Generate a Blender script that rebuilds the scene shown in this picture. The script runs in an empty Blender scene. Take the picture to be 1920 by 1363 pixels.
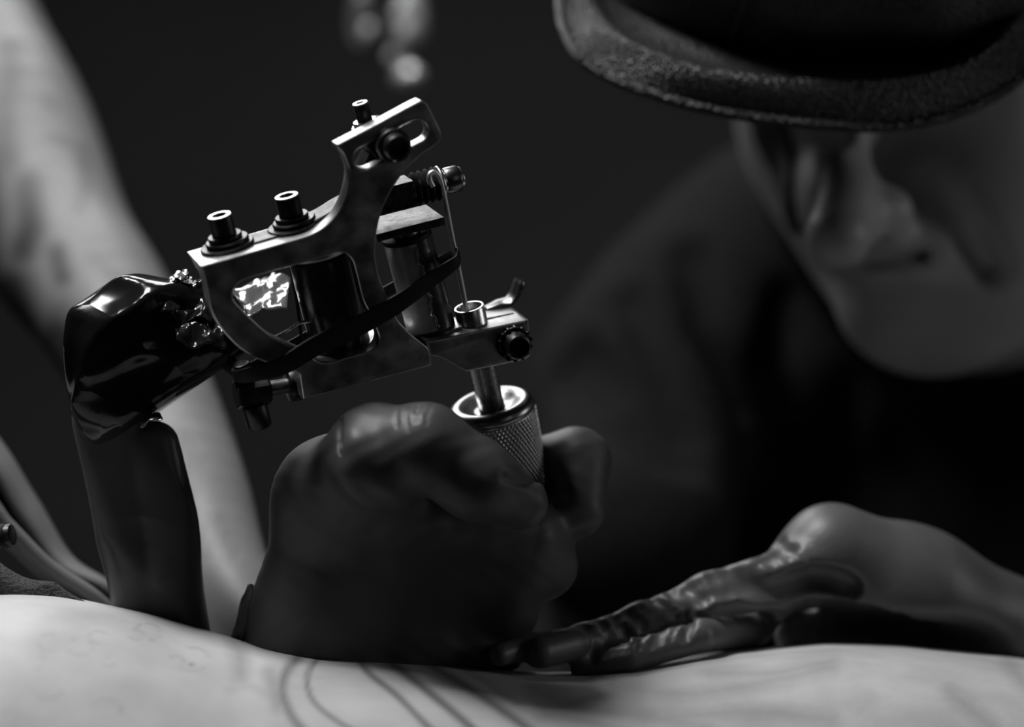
import bpy, bmesh, math, random
import numpy as np
from mathutils import Vector, Matrix, noise

random.seed(4)
SC = bpy.context.scene
COL = SC.collection

# ---------------------------------------------------------------- camera, world, light
LENS, DIST, CAM_Z = 85.0, 0.648, 1.0
FPX = LENS / 36.0 * 1920.0
cam = bpy.data.cameras.new('camera')
cam.lens = LENS; cam.sensor_width = 36.0; cam.clip_start = 0.01; cam.clip_end = 30
cam_ob = bpy.data.objects.new('camera', cam); COL.objects.link(cam_ob)
cam_ob.location = (0, -DIST, CAM_Z); cam_ob.rotation_euler = (math.pi / 2, 0, 0)
cam.dof.use_dof = True; cam.dof.focus_distance = DIST + 0.013; cam.dof.aperture_fstop = 4.5
SC.camera = cam_ob

world = bpy.data.worlds.new('dim_studio'); SC.world = world; world.use_nodes = True
world.node_tree.nodes['Background'].inputs[0].default_value = (1, 1, 1, 1)
world.node_tree.nodes['Background'].inputs[1].default_value = 0.0025

SC.view_settings.view_transform = 'Standard'; SC.view_settings.look = 'None'
SC.view_settings.exposure = 0.0; SC.view_settings.gamma = 1.0
SC.view_settings.use_curve_mapping = False

def area(name, loc, target, sx, sy, power):
    l = bpy.data.lights.new(name, 'AREA'); l.shape = 'RECTANGLE'; l.size = sx; l.size_y = sy; l.energy = power
    o = bpy.data.objects.new(name, l); COL.objects.link(o); o.location = loc
    o.rotation_euler = (Vector(target) - Vector(loc)).to_track_quat('-Z', 'Y').to_euler()
    return o
area('ceiling_lamp', (-0.32, -0.03, 1.72), (-0.02, 0.02, 0.95), 0.24, 0.22, 9.0)
area('back_lamp', (-0.32, 0.68, 1.66), (0.0, 0.03, 1.0), 0.50, 0.36, 4.2)
area('highlight_strip', (0.62, -0.85, 1.22), (0.0, 0.02, 1.0), 0.12, 0.50, 0.14)  # unseen strip light added for highlights on the tube and knurling
area('side_fill', (0.98, -0.02, 1.20), (0.12, 0.14, 1.02), 0.26, 0.40, 1.1)  # weak fill light added from the right to brighten the face

# ---------------------------------------------------------------- helpers
def P(px, py, Y):
    """a point of the scene that stands Y metres behind the tattoo machine"""
    s = (DIST + Y) / FPX
    return np.array([(px - 960) * s, Y, CAM_Z - (py - 681.5) * s])
def R(px, Y): return px * (DIST + Y) / FPX

def link(name, data, parent=None, label=None, cat=None, group=None, kind=None):
    o = bpy.data.objects.new(name, data); COL.objects.link(o)
    if parent is not None: o.parent = parent
    props(o, label, cat, group, kind)
    return o
def props(o, label=None, cat=None, group=None, kind=None):
    if label: o['label'] = label
    if cat: o['category'] = cat
    if group: o['group'] = group
    if kind: o['kind'] = kind
    return o
def empty(name, loc, label, cat):
    o = link(name, None, None, label, cat); o.location = loc; o.empty_display_size = 0.02
    o['_loc'] = tuple(float(c) for c in loc)
    return o
def base(parent):
    while parent is not None:
        if '_loc' in parent: return np.array(parent['_loc'])
        parent = parent.parent
    return np.zeros(3)
def mesh(name, V, F, mat, parent=None, smooth=True, local=False, attr=None, **kw):
    """mesh object; V in scene coordinates unless local"""
    V = np.asarray(V, dtype=float).reshape(-1, 3)
    if not local: V = V - base(parent)
    me = bpy.data.meshes.new(name)
    if isinstance(F, np.ndarray) and F.ndim == 2:
        n, k = F.shape
        me.vertices.add(len(V)); me.vertices.foreach_set('co', V.astype(np.float32).ravel())
        me.loops.add(n * k); me.loops.foreach_set('vertex_index', F.astype(np.int32).ravel())
        me.polygons.add(n); me.polygons.foreach_set('loop_start', np.arange(0, n * k, k, dtype=np.int32))
        me.update(calc_edges=True)
    else:
        me.from_pydata([tuple(v) for v in V], [], [tuple(f) for f in F])
    me.validate(); me.update()
    if smooth: me.polygons.foreach_set('use_smooth', [True] * len(me.polygons))
    if attr is not None:
        a = me.attributes.new('ink', 'FLOAT', 'POINT'); a.data.foreach_set('value', np.asarray(attr, dtype=np.float32))
    if mat: me.materials.append(mat)
    return link(name, me, parent, **kw)
def bmobj(name, bm, mat, parent=None, smooth_angle=0.7, **kw):
    bmesh.ops.recalc_face_normals(bm, faces=bm.faces)
    me = bpy.data.meshes.new(name); bm.to_mesh(me); bm.free()
    if smooth_angle:
        me.polygons.foreach_set('use_smooth', [True] * len(me.polygons))
        try: me.set_sharp_from_angle(angle=smooth_angle)
        except Exception: pass
    me.materials.append(mat)
    return link(name, me, parent, **kw)

# ---- procedural materials (the photograph is black and white, so every colour is a grey)
def material(name, grey, rough=0.5, metal=0.0, var=0.0, vscale=40.0, bump=0.0, bscale=200.0, detail=4.0, spec=0.5,
             coat=0.0, ink=None, kind='noise', rvar=0.0, stretch=None, trans=0.0, bdist=0.001):
    m = bpy.data.materials.new(name); m.use_nodes = True
    nt = m.node_tree; N = nt.nodes; L = nt.links
    b = N['Principled BSDF']
    b.inputs['Roughness'].default_value = rough; b.inputs['Metallic'].default_value = metal
    b.inputs['Specular IOR Level'].default_value = spec
    b.inputs['Coat Weight'].default_value = coat; b.inputs['Coat Roughness'].default_value = 0.12
    b.inputs['Transmission Weight'].default_value = trans
    tc = N.new('ShaderNodeTexCoord'); vec = tc.outputs['Object']
    if stretch:
        mp = N.new('ShaderNodeMapping'); mp.inputs['Scale'].default_value = stretch
        L.new(vec, mp.inputs['Vector']); vec = mp.outputs['Vector']
    nz = N.new('ShaderNodeTexNoise'); nz.inputs['Scale'].default_value = vscale; nz.inputs['Detail'].default_value = detail
    L.new(vec, nz.inputs['Vector'])
    mr = N.new('ShaderNodeMapRange'); mr.inputs['From Min'].default_value = 0.3; mr.inputs['From Max'].default_value = 0.7
    mr.inputs['To Min'].default_value = grey * (1 - var); mr.inputs['To Max'].default_value = grey * (1 + var)
    L.new(nz.outputs['Fac'], mr.inputs['Value'])
    out = mr.outputs['Result']
    if ink is not None:
        at = N.new('ShaderNodeAttribute'); at.attribute_name = 'ink'
        mx = N.new('ShaderNodeMix'); mx.data_type = 'FLOAT'
        L.new(at.outputs['Fac'], mx.inputs[0]); L.new(out, mx.inputs[2]); mx.inputs[3].default_value = ink
        out = mx.outputs[0]
    cb = N.new('ShaderNodeCombineColor')
    for i in range(3): L.new(out, cb.inputs[i])
    L.new(cb.outputs[0], b.inputs['Base Color'])
    if rvar:
        m2 = N.new('ShaderNodeMapRange'); m2.inputs['From Min'].default_value = 0.3; m2.inputs['From Max'].default_value = 0.7
        m2.inputs['To Min'].default_value = max(0.02, rough - rvar); m2.inputs['To Max'].default_value = min(1, rough + rvar)
        L.new(nz.outputs['Fac'], m2.inputs['Value']); L.new(m2.outputs['Result'], b.inputs['Roughness'])
    if bump:
        if kind == 'voronoi':
            t = N.new('ShaderNodeTexVoronoi'); t.inputs['Scale'].default_value = bscale; h = t.outputs['Distance']
        elif kind == 'crumple':
            t0 = N.new('ShaderNodeTexNoise'); t0.inputs['Scale'].default_value = bscale * 0.6
            L.new(tc.outputs['Object'], t0.inputs['Vector'])
            ad = N.new('ShaderNodeVectorMath'); ad.operation = 'MULTIPLY_ADD'
            L.new(t0.outputs['Color'], ad.inputs[0]); ad.inputs[1].default_value = (0.02, 0.02, 0.02)
            L.new(tc.outputs['Object'], ad.inputs[2])
            t = N.new('ShaderNodeTexVoronoi'); t.feature = 'F1'; t.inputs['Scale'].default_value = bscale
            L.new(ad.outputs[0], t.inputs['Vector']); h = t.outputs['Distance']
        else:
            t = N.new('ShaderNodeTexNoise'); t.inputs['Scale'].default_value = bscale; t.inputs['Detail'].default_value = 3; h = t.outputs['Fac']
        if kind != 'crumple': L.new(vec, t.inputs['Vector'])
        bp = N.new('ShaderNodeBump'); bp.inputs['Strength'].default_value = bump; bp.inputs['Distance'].default_value = bdist
        L.new(h, bp.inputs['Height']); L.new(bp.outputs['Normal'], b.inputs['Normal'])
    return m

M = {}
M['steel_frame'] = material('aged_steel', 0.19, 0.46, 1.0, 0.42, 140, 0.25, 900, rvar=0.10, bdist=0.0002)
M['worn_lit_edge'] = material('worn_lit_steel', 0.42, 0.36, 1.0, 0.2, 300, 0.2, 900, bdist=0.0002)  # lighter steel: worn bevels, and light painted into the top faces
M['steel'] = material('polished_steel', 0.46, 0.28, 1.0, 0.08, 60, 0.12, 1500, rvar=0.06, bdist=0.0001)
M['brushed'] = material('brushed_steel', 0.58, 0.26, 1.0, 0.12, 900, 0.15, 1800, rvar=0.06, stretch=(6, 1, 1), bdist=0.0001)
M['black_steel'] = material('blackened_steel', 0.035, 0.38, 1.0, 0.3, 200, 0.2, 900, rvar=0.08, bdist=0.0002)
M['spring'] = material('spring_steel', 0.045, 0.42, 1.0, 0.3, 500, 0.3, 1400, rvar=0.08, bdist=0.0002)
M['grip_steel'] = material('grip_steel', 0.27, 0.30, 1.0, 0.08, 60, 0.1, 1500, bdist=0.0001)
M['knob'] = material('knob_steel', 0.14, 0.3, 1.0, 0.2, 200, 0.1, 900, bdist=0.0002)
M['needle'] = material('needle_steel', 0.6, 0.5, 1.0, 0.05, 200)
M['crown_leather'] = material('crown_leather', 0.03, 0.48, 0.0, 0.25, 120, 0.8, 1000, spec=0.5, kind='voronoi', bdist=0.0012)
M['coil_wrap'] = material('coil_wrap_vinyl', 0.02, 0.22, 0.0, 0.3, 120, 0.3, 160, spec=0.7, bdist=0.0006)
M['coil_paper'] = material('coil_silver_wrap', 0.34, 0.42, 0.35, 0.2, 150, 0.5, 120, bdist=0.001)
M['rubber'] = material('black_rubber', 0.004, 0.65, 0.0, 0.2, 300, 0.2, 900, spec=0.2, bdist=0.0002)
M['glove'] = material('black_nitrile', 0.050, 0.50, 0.0, 0.12, 60, 0.35, 1500, spec=0.3, bdist=0.00018)
M['glove_worn'] = material('wrinkled_nitrile', 0.075, 0.45, 0.0, 0.15, 60, 0.3, 900, spec=0.4, bdist=0.0003)
M['glove_wet'] = material('wet_nitrile', 0.03, 0.12, 0.0, 0.2, 60, 0.5, 160, spec=0.8, bdist=0.001)
M['skin'] = material('pale_skin', 0.40, 0.52, 0.0, 0.12, 55, 0.25, 500, spec=0.35, ink=0.09, bdist=0.0004)
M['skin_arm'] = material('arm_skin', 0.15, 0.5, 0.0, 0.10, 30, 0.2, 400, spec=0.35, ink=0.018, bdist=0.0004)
M['skin_face'] = material('face_skin', 0.30, 0.48, 0.0, 0.06, 40, 0.2, 600, spec=0.4, bdist=0.0003)
M['film'] = material('black_plastic_film', 0.007, 0.15, 0.0, 0.3, 60, 0.22, 70, spec=0.25, kind='crumple', bdist=0.004)
M['film_clear'] = material('silvery_film', 0.30, 0.14, 0.7, 0.3, 80, 0.10, 50, spec=0.8, kind='crumple', bdist=0.004)
M['cuff'] = material('pale_glove_cuff', 0.16, 0.35, 0.0, 0.1, 60, 0.4, 300, spec=0.4)
M['film_grey'] = material('grey_plastic_film', 0.05, 0.36, 0.0, 0.3, 50, 0.25, 35, spec=0.3, kind='crumple', bdist=0.004)
M['shirt'] = material('dark_cotton', 0.0085, 0.9, 0.0, 0.15, 200, 0.3, 1600, spec=0.06, bdist=0.0004)
M['leather'] = material('black_leather', 0.012, 0.42, 0.0, 0.25, 120, 0.8, 1000, spec=0.5, kind='voronoi', bdist=0.0012)
M['hair'] = material('dark_hair', 0.012, 0.5, 0.0, 0.3, 300, 0.5, 900, stretch=(1, 1, 0.1))
M['cloth'] = material('grey_drape', 0.13, 0.85, 0.0, 0.1, 60, 0.3, 1500, spec=0.2)
M['knit'] = material('black_knit', 0.035, 0.9, 0.0, 0.5, 900, 0.9, 1100, spec=0.3, bdist=0.001)
M['wall'] = material('dark_wall_paint', 0.085, 0.8, 0.0, 0.25, 2.2, 0.2, 60)
M['floor'] = material('dark_floor', 0.05, 0.5, 0.0, 0.2, 4, 0.2, 60)
M['bokeh'] = material('glint_film', 0.42, 0.2, 0.0, 0.3, 30, 0.8, 45, spec=0.8, kind='crumple', bdist=0.01)
M['film_dim'] = material('dim_crumpled_film', 0.10, 0.3, 0.0, 0.3, 30, 0.5, 45, spec=0.5, kind='crumple', bdist=0.01)
M['vinyl'] = material('bed_vinyl', 0.02, 0.5, 0.0, 0.2, 30, 0.2, 400)

# ---- signed distance modelling (bodies, hands, cloth): one continuous surface per object
def sd_cap(p, a, b, ra, rb):
    a = np.asarray(a); b = np.asarray(b); ab = b - a
    t = np.clip(((p - a) @ ab) / max(ab @ ab, 1e-12), 0, 1)
    return np.linalg.norm(p - a - t[..., None] * ab, axis=-1) - (ra + (rb - ra) * t)
def sd_ell(p, c, r, rot=None):
    q = p - np.asarray(c)
    if rot is not None: q = q @ np.asarray(rot)
    r = np.asarray(r, dtype=float)
    k0 = np.linalg.norm(q / r, axis=-1); k1 = np.linalg.norm(q / (r * r), axis=-1)
    return np.where(k1 > 1e-9, k0 * (k0 - 1) / np.maximum(k1, 1e-9), -r.min())
def smin(a, b, k):
    if k <= 0: return np.minimum(a, b)
    h = np.maximum(k - np.abs(a - b), 0) / k
    return np.minimum(a, b) - h * h * k * 0.25
def smax(a, b, k): return -smin(-a, -b, k)
def field(prims):
    def f(p):
        d = None
        for q in prims:
            t = q[0]
            if t == 'cap': v = sd_cap(p, *q[1:5]); k = q[5]
            elif t == 'ell': v = sd_ell(p, q[1], q[2], q[3]); k = q[4]
            elif t == 'path':
                pts, rr, k = q[1], q[2], q[3]; v = None
                if len(pts) > 3 or k >= 0.01:
                    z4 = spline([tuple(p_) + (r_,) for p_, r_ in zip(pts, rr)], 5)
                    pts = [z_[:3] for z_ in z4]; rr = [float(z_[3]) for z_ in z4]
                for i in range(len(pts) - 1):
                    w = sd_cap(p, pts[i], pts[i + 1], rr[i], rr[i + 1]); v = w if v is None else smin(v, w, 0.0008)
            elif t == 'cut':
                pts, r, k = q[1], q[2], q[3]; v = None
                for i in range(len(pts) - 1):
                    w = sd_cap(p, pts[i], pts[i + 1], r, r); v = w if v is None else np.minimum(v, w)
                d = smax(d, -v, k); continue
            elif t == 'cutell':
                d = smax(d, -sd_ell(p, q[1], q[2], q[3]), q[4]); continue
            elif t == 'fn':
                d = q[1](p, d); continue
            d = v if d is None else smin(d, v, k)
        return d
    return f
def nets(fn, lo, hi, h, slack=0.003):
    lo = np.asarray(lo, float); hi = np.asarray(hi, float)
    n = np.ceil((hi - lo) / h).astype(int) + 1
    ax = [lo[i] + h * np.arange(n[i]) for i in range(3)]
    f = np.empty(n, dtype=np.float64)
    B_ = 8                                  # only blocks near the surface are sampled finely
    nb3 = [int(math.ceil(n[i] / B_)) for i in range(3)]
    gc = np.stack(np.meshgrid(*[lo[i] + h * (np.arange(nb3[i]) * B_ + (B_ - 1) / 2) for i in range(3)], indexing='ij'), axis=-1)
    fc = fn(gc.reshape(-1, 3)).reshape(nb3)
    f[...] = np.repeat(np.repeat(np.repeat(fc, B_, 0), B_, 1), B_, 2)[:n[0], :n[1], :n[2]]
    off = np.stack(np.meshgrid(np.arange(B_), np.arange(B_), np.arange(B_), indexing='ij'), axis=-1).reshape(-1, 3)
    act = np.argwhere(np.abs(fc) < h * B_ * 1.15 + slack)
    for i in range(0, len(act), 400):
        g = (act[i:i + 400, None, :] * B_ + off[None]).reshape(-1, 3)
        g = g[(g < n).all(axis=1)]
        f[g[:, 0], g[:, 1], g[:, 2]] = fn(lo + g * h)
    f[0] = f[-1] = 1e-3; f[:, 0] = f[:, -1] = 1e-3; f[:, :, 0] = f[:, :, -1] = 1e-3
    s = f < 0
    m = n - 1
    acc = np.zeros((m[0], m[1], m[2], 3)); cnt = np.zeros(tuple(m))
    for a in range(3):
        sl0 = [slice(None)] * 3; sl1 = [slice(None)] * 3
        sl0[a] = slice(0, -1); sl1[a] = slice(1, None)
        f0 = f[tuple(sl0)]; f1 = f[tuple(sl1)]
        mask = s[tuple(sl0)] != s[tuple(sl1)]
        t = np.where(mask, f0 / np.where(mask, f0 - f1, 1), 0)
        idx = np.argwhere(mask)
        pos = idx.astype(float); pos[:, a] += t[mask]
        o = [x for x in range(3) if x != a]
        for d1 in (0, 1):
            for d2 in (0, 1):
                c = idx.copy(); c[:, o[0]] -= d1; c[:, o[1]] -= d2
                ok = ((c >= 0) & (c < m)).all(axis=1)
                cc = c[ok]
                np.add.at(acc, (cc[:, 0], cc[:, 1], cc[:, 2]), pos[ok])
                np.add.at(cnt, (cc[:, 0], cc[:, 1], cc[:, 2]), 1)
    has = cnt > 0
    ids = -np.ones(tuple(m), dtype=np.int64); ids[has] = np.arange(has.sum())
    V = acc[has] / cnt[has][:, None] * h + lo
    Q = []
    for a in range(3):
        o = [x for x in range(3) if x != a]
        sl0 = [slice(None)] * 3; sl1 = [slice(None)] * 3
        sl0[a] = slice(0, -1); sl1[a] = slice(1, None)
        mask = s[tuple(sl0)] != s[tuple(sl1)]
        idx = np.argwhere(mask)
        ins = s[tuple(sl0)][mask]
        ok = (idx[:, o[0]] > 0) & (idx[:, o[1]] > 0) & (idx[:, o[0]] < m[o[0]]) & (idx[:, o[1]] < m[o[1]])
        idx = idx[ok]; ins = ins[ok]
        def g(d1, d2):
            c = idx.copy(); c[:, o[0]] -= d1; c[:, o[1]] -= d2
            return ids[c[:, 0], c[:, 1], c[:, 2]]
        q = np.stack([g(1, 1), g(0, 1), g(0, 0), g(1, 0)], axis=1)
        flip = ins if a != 1 else ~ins
        q[~flip] = q[~flip][:, ::-1]
        Q.append(q)
    return V, np.concatenate(Q)
def blob(name, prims, h, mat, parent=None, lo=None, hi=None, pad=0.004, attr=None, **kw):
    fn = field(prims)
    if lo is None:
        L_, H_ = [], []
        for q in prims:
            if q[0] == 'cap':
                for c, r in ((q[1], q[3]), (q[2], q[4])): L_.append(np.asarray(c) - r); H_.append(np.asarray(c) + r)
            elif q[0] == 'path':
                for c, r in zip(q[1], q[2]): L_.append(np.asarray(c) - r); H_.append(np.asarray(c) + r)
            elif q[0] == 'ell':
                r = max(q[2]) if q[3] is not None else np.asarray(q[2]); L_.append(np.asarray(q[1]) - r); H_.append(np.asarray(q[1]) + r)
        lo = np.min(L_, axis=0) - pad; hi = np.max(H_, axis=0) + pad
    V, F = nets(fn, lo, hi, h)
    a = attr(V) if attr is not None else None
    return mesh(name, V, F, mat, parent, attr=a, **kw), fn
def hit(fn, px, py, y0=-0.3, y1=0.8):
    """first point of a surface seen along a line of sight"""
    o = np.array([0, -DIST, CAM_Z]); d = P(px, py, 0.0) - o; d = d / np.linalg.norm(d)
    t = DIST + y0
    for _ in range(400):
        p = o + d * t; v = float(fn(p[None, :])[0])
        if v < 1e-5: return p
        t += max(v * 0.8, 2e-5)
        if t > DIST + y1: return None
    return p
def project(V):
    s = (DIST + V[:, 1]) / FPX
    return V[:, 0] / s + 960, 681.5 - (V[:, 2] - CAM_Z) / s
def poly_dist(x, y, pts):
    d = np.full(x.shape, 1e9)
    for (x0, y0), (x1, y1) in zip(pts[:-1], pts[1:]):
        dx, dy = x1 - x0, y1 - y0
        t = np.clip(((x - x0) * dx + (y - y0) * dy) / (dx * dx + dy * dy), 0, 1)
        d = np.minimum(d, np.hypot(x - x0 - t * dx, y - y0 - t * dy))
    return d
def spline(pts, n=8, closed=False):
    """Catmull-Rom through pts; a point with a trailing 'c' is a corner"""
    flag = [len(p) > 2 and p[-1] == 'c' for p in pts]
    q = [np.array(p[:-1] if f else p, float) for p, f in zip(pts, flag)]
    out = []; N_ = len(q)
    for i in range(N_ if closed else N_ - 1):
        p1, p2 = q[i], q[(i + 1) % N_]
        p0 = q[i - 1] if (closed or i > 0) else 2 * p1 - p2
        p3 = q[(i + 2) % N_] if (closed or i + 2 < N_) else 2 * p2 - p1
        if flag[i]: p0 = 2 * p1 - p2
        if flag[(i + 1) % N_]: p3 = 2 * p2 - p1
        for k in range(n):
            t = k / n
            out.append(0.5 * ((2 * p1) + (-p0 + p2) * t + (2 * p0 - 5 * p1 + 4 * p2 - p3) * t * t + (-p0 + 3 * p1 - 3 * p2 + p3) * t ** 3))
    if not closed: out.append(q[-1])
    return out

# ---------------------------------------------------------------- the room
def quad_box(name, lo, hi, mat, **kw):
    bm = bmesh.new(); bmesh.ops.create_cube(bm, size=1)
    for v in bm.verts: v.co = Vector([(lo[i] + hi[i]) / 2 + v.co[i] * (hi[i] - lo[i]) for i in range(3)])
    return bmobj(name, bm, mat, smooth_angle=None, **kw)
quad_box('floor', (-2.2, -1.4, -0.05), (2.2, 2.0, 0.0), M['floor'], kind='structure')
quad_box('wall_back', (-2.2, 1.9, 0.0), (2.2, 2.0, 2.6), M['wall'], kind='structure')

# ---------------------------------------------------------------- client: the lying body in the foreground
sil_px = [-900, -500, -200, 0, 40, 100, 250, 400, 480, 600, 850, 1000, 1100, 1200, 1330, 1560, 1700, 1920, 2200, 2500, 2900]
sil_py = [1190, 1150, 1122, 1113, 1112, 1118, 1149, 1190, 1213, 1229, 1246, 1261, 1260, 1248, 1226, 1204, 1209, 1231, 1280, 1340, 1420]
apx = [-900, 0, 450, 800, 1000, 1200, 1600, 2000, 2900]
apy = [0.01, 0.0, 0.004, 0.012, 0.022, 0.034, 0.046, 0.050, 0.05]
RY, RZ = 0.085, 0.075
NX, NT = 520, 300; EX = 0.82
fx = np.linspace(-900, 2900, NX)
fs = np.interp(fx, sil_px, sil_py)
ker = np.hanning(13); ker /= ker.sum()
fs = np.convolve(np.pad(fs, 6, mode='edge'), ker, mode='valid')
fa = np.interp(fx, apx, apy)
tt = np.concatenate([np.linspace(-0.80, 0.40, 230, endpoint=False), np.linspace(0.40, 2 * math.pi - 0.80, 70, endpoint=False)])
Vb = np.zeros((NX, NT, 3))
xs = (fx - 960) * (DIST + fa) / FPX
ztop = CAM_Z - (fs - 681.5) * (DIST + fa) / FPX
for it in range(6):
    Vb[..., 0] = xs[:, None]
    Vb[..., 1] = fa[:, None] + RY * (np.sign(np.sin(tt)) * np.abs(np.sin(tt)) ** EX)[None]
    Vb[..., 2] = (ztop - RZ)[:, None] + RZ * (np.sign(np.cos(tt)) * np.abs(np.cos(tt)) ** EX)[None]
    s = (DIST + Vb[..., 1]) / FPX
    py = (681.5 - (Vb[..., 2] - CAM_Z) / s)[:, :230].min(axis=1)
    ztop = ztop - (fs - py) * (DIST + fa) / FPX
skin_height = lambda x, y: np.interp(x, xs, ztop) - RZ + RZ * math.sqrt(max(0.0, 1 - ((y - np.interp(x, xs, fa)) / RY) ** 2))
Vf = Vb.reshape(-1, 3)
ii, jj = np.meshgrid(np.arange(NX - 1), np.arange(NT), indexing='ij')
Fb = np.stack([ii * NT + jj, (ii + 1) * NT + jj, (ii + 1) * NT + (jj + 1) % NT, ii * NT + (jj + 1) % NT], axis=-1).reshape(-1, 4)
px, py = project(Vf)
front = np.tile((np.arange(NT) < 230), NX)
ink = np.zeros(len(Vf))
def stroke(pts, w, a, soft=0.5):
    global ink
    d = poly_dist(px, py, [tuple(p) for p in spline(pts, 6)])
    ink = np.maximum(ink, a * np.clip((w * (1 + soft) - d) / (w * 2 * soft), 0, 1))
stroke([(565, 1226), (538, 1258), (529, 1295), (540, 1330), (562, 1363), (600, 1400)], 8, 0.8, 0.9)
stroke([(600, 1228), (579, 1260), (577, 1290), (592, 1320), (632, 1352), (690, 1385)], 4.5, 0.75, 0.8)
stroke([(672, 1232), (692, 1262), (742, 1302), (790, 1350), (840, 1400)], 6, 0.85, 0.8)
stroke([(725, 1236), (762, 1264), (812, 1304), (872, 1354), (920, 1400)], 7.5, 0.9, 0.8)
stroke([(795, 1240), (832, 1262), (882, 1292), (942, 1332), (1010, 1380)], 7.5, 0.85, 0.9)
stroke([(850, 1243), (905, 1275), (970, 1318)], 5, 0.35, 1.0)
stroke([(440, 1205), (450, 1235), (452, 1268)], 14, 0.42, 1.0)
stroke([(505, 1262), (515, 1300), (520, 1325)], 12, 0.40, 1.0)
stroke([(430, 1295), (470, 1285), (505, 1305)], 8, 0.2, 1.0)
for a in ([(1890, 1236), (1925, 1285), (1990, 1340)], [(1000, 1290), (1100, 1330), (1220, 1345), (1330, 1363)],
          [(1150, 1290), (1300, 1300), (1450, 1275), (1560, 1250)], [(1250, 1345), (1420, 1335), (1560, 1350)],
          [(1330, 1262), (1440, 1262), (1560, 1240)], [(1780, 1300), (1820, 1330), (1860, 1363)], [(1020, 1340), (1120, 1358), (1200, 1390)]):
    stroke(a, 14, 0.34, 1.0)
rng = random.Random(3)
for c in [(95, 1205), (150, 1212), (205, 1240), (185, 1195), (275, 1185), (330, 1240), (60, 1240), (255, 1190), (90, 1290), (200, 1330), (360, 1236)]:
    a0 = rng.uniform(0, 6.28); r0 = rng.uniform(12, 34)
    stroke([(c[0] + r0 * math.cos(a0 + t * 0.7), c[1] + r0 * 0.7 * math.sin(a0 + t * 0.7)) for t in range(rng.randint(4, 8))], 1.6, 0.30, 0.9)
stroke([(358, 1246), (361, 1247)], 3.2, 0.7, 0.9)
ink *= front
client = mesh('person', Vf, Fb, M['skin'], attr=ink, label='bare pale skin of the person lying across the foreground, with dark curved tattoo lines', cat='person')
cb_ = bmesh.new(); cb_.from_mesh(client.data)
bmesh.ops.holes_fill(cb_, edges=[e for e in cb_.edges if e.is_boundary], sides=0); cb_.to_mesh(client.data); cb_.free()
# ---------------------------------------------------------------- tattoo machine, in its own axes: U along the shelf, V up the tube, W out of the side plate
Wv = np.array([0.35, -0.894, -0.28]); Wv /= np.linalg.norm(Wv)
Vv = np.array([-0.205, -0.364, 0.909]); Vv -= Wv * (Vv @ Wv); Vv /= np.linalg.norm(Vv)
Uv = np.cross(Vv, Wv)
O = P(650, 560, 0.0)
def loc(px, py, w=0.0):
    o = np.array([0, -DIST, CAM_Z]); d = P(px, py, 0) - o
    t = (w - (o - O) @ Wv) / (d @ Wv)
    q = o + d * t - O
    return np.array([q @ Uv, q @ Vv, w])
def wld(l): return O + l[0] * Uv + l[1] * Vv + l[2] * Wv
machine = link('tattoo_machine', None, None, 'steel coil tattoo machine with knurled round grip held by the black gloved hand', 'tattoo machine')
machine.empty_display_size = 0.02
machine.matrix_world = Matrix(((Uv[0], Vv[0], Wv[0], O[0]), (Uv[1], Vv[1], Wv[1], O[1]), (Uv[2], Vv[2], Wv[2], O[2]), (0, 0, 0, 1)))

def plate(name, outline, holes, w0, w1, bev, mat, parent, raw=None, **kw):
    cu = bpy.data.curves.new(name, 'CURVE'); cu.dimensions = '2D'; cu.fill_mode = 'BOTH'
    cu.extrude = (w1 - w0) / 2 - bev; cu.bevel_depth = bev; cu.bevel_resolution = 2; cu.offset = -bev
    for k, pts in enumerate([outline] + holes):
        sp = cu.splines.new('POLY'); sp.points.add(len(pts) - 1); sp.use_cyclic_u = True
        for i, p in enumerate(pts): sp.points[i].co = (p[0], p[1], 0, 1)
    ob = bpy.data.objects.new('tmp', cu); COL.objects.link(ob)
    dg = bpy.context.evaluated_depsgraph_get(); dg.update()
    me = bpy.data.meshes.new_from_object(ob.evaluated_get(dg))
    bpy.data.objects.remove(ob); bpy.data.curves.remove(cu)
    bm = bmesh.new(); bm.from_mesh(me); bpy.data.meshes.remove(me)
    for v in bm.verts: v.co.z += (w0 + w1) / 2
    bmesh.ops.remove_doubles(bm, verts=bm.verts, dist=1e-6)
    bmesh.ops.recalc_face_normals(bm, faces=bm.faces); bm.normal_update()
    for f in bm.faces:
        if 0.12 < abs(f.normal.z) < 0.985 or (abs(f.normal.z) <= 0.12 and f.normal.y > 0.8): f.material_index = 1  # bevels and up-facing sides take the lighter steel for a lit look
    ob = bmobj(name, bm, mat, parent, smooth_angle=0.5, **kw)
    ob.data.materials.append(M['worn_lit_edge'])
    return ob
def px_outline(pts, n=5):
    return [loc(p[0], p[1], 0.0)[:2] for p in spline(pts, n, closed=True)]

def frame_axes(axis):
    a = Vector(axis).normalized()
    t = Vector((0, 0, 1)) if abs(a.z) < 0.9 else Vector((1, 0, 0))
    x = t.cross(a).normalized(); y = a.cross(x)
    return x, y, a
def lathe(bm, prof, org, axis, seg=40):
    """prof: (radius, height along axis)"""
    x, y, a = frame_axes(axis); org = Vector(org)
    rings = []
    for r, hh in prof:
        if r < 1e-7: rings.append([bm.verts.new(org + a * hh)])
        else: rings.append([bm.verts.new(org + a * hh + (x * math.cos(6.283185 * k / seg) + y * math.sin(6.283185 * k / seg)) * r) for k in range(seg)])
    for A, B in zip(rings[:-1], rings[1:]):
        for k in range(seg):
            k2 = (k + 1) % seg
            if len(A) == 1 and len(B) == 1: continue
            if len(A) == 1: bm.faces.new((A[0], B[k], B[k2]))
            elif len(B) == 1: bm.faces.new((A[k], A[k2], B[0]))
            else: bm.faces.new((A[k], A[k2], B[k2], B[k]))
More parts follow.
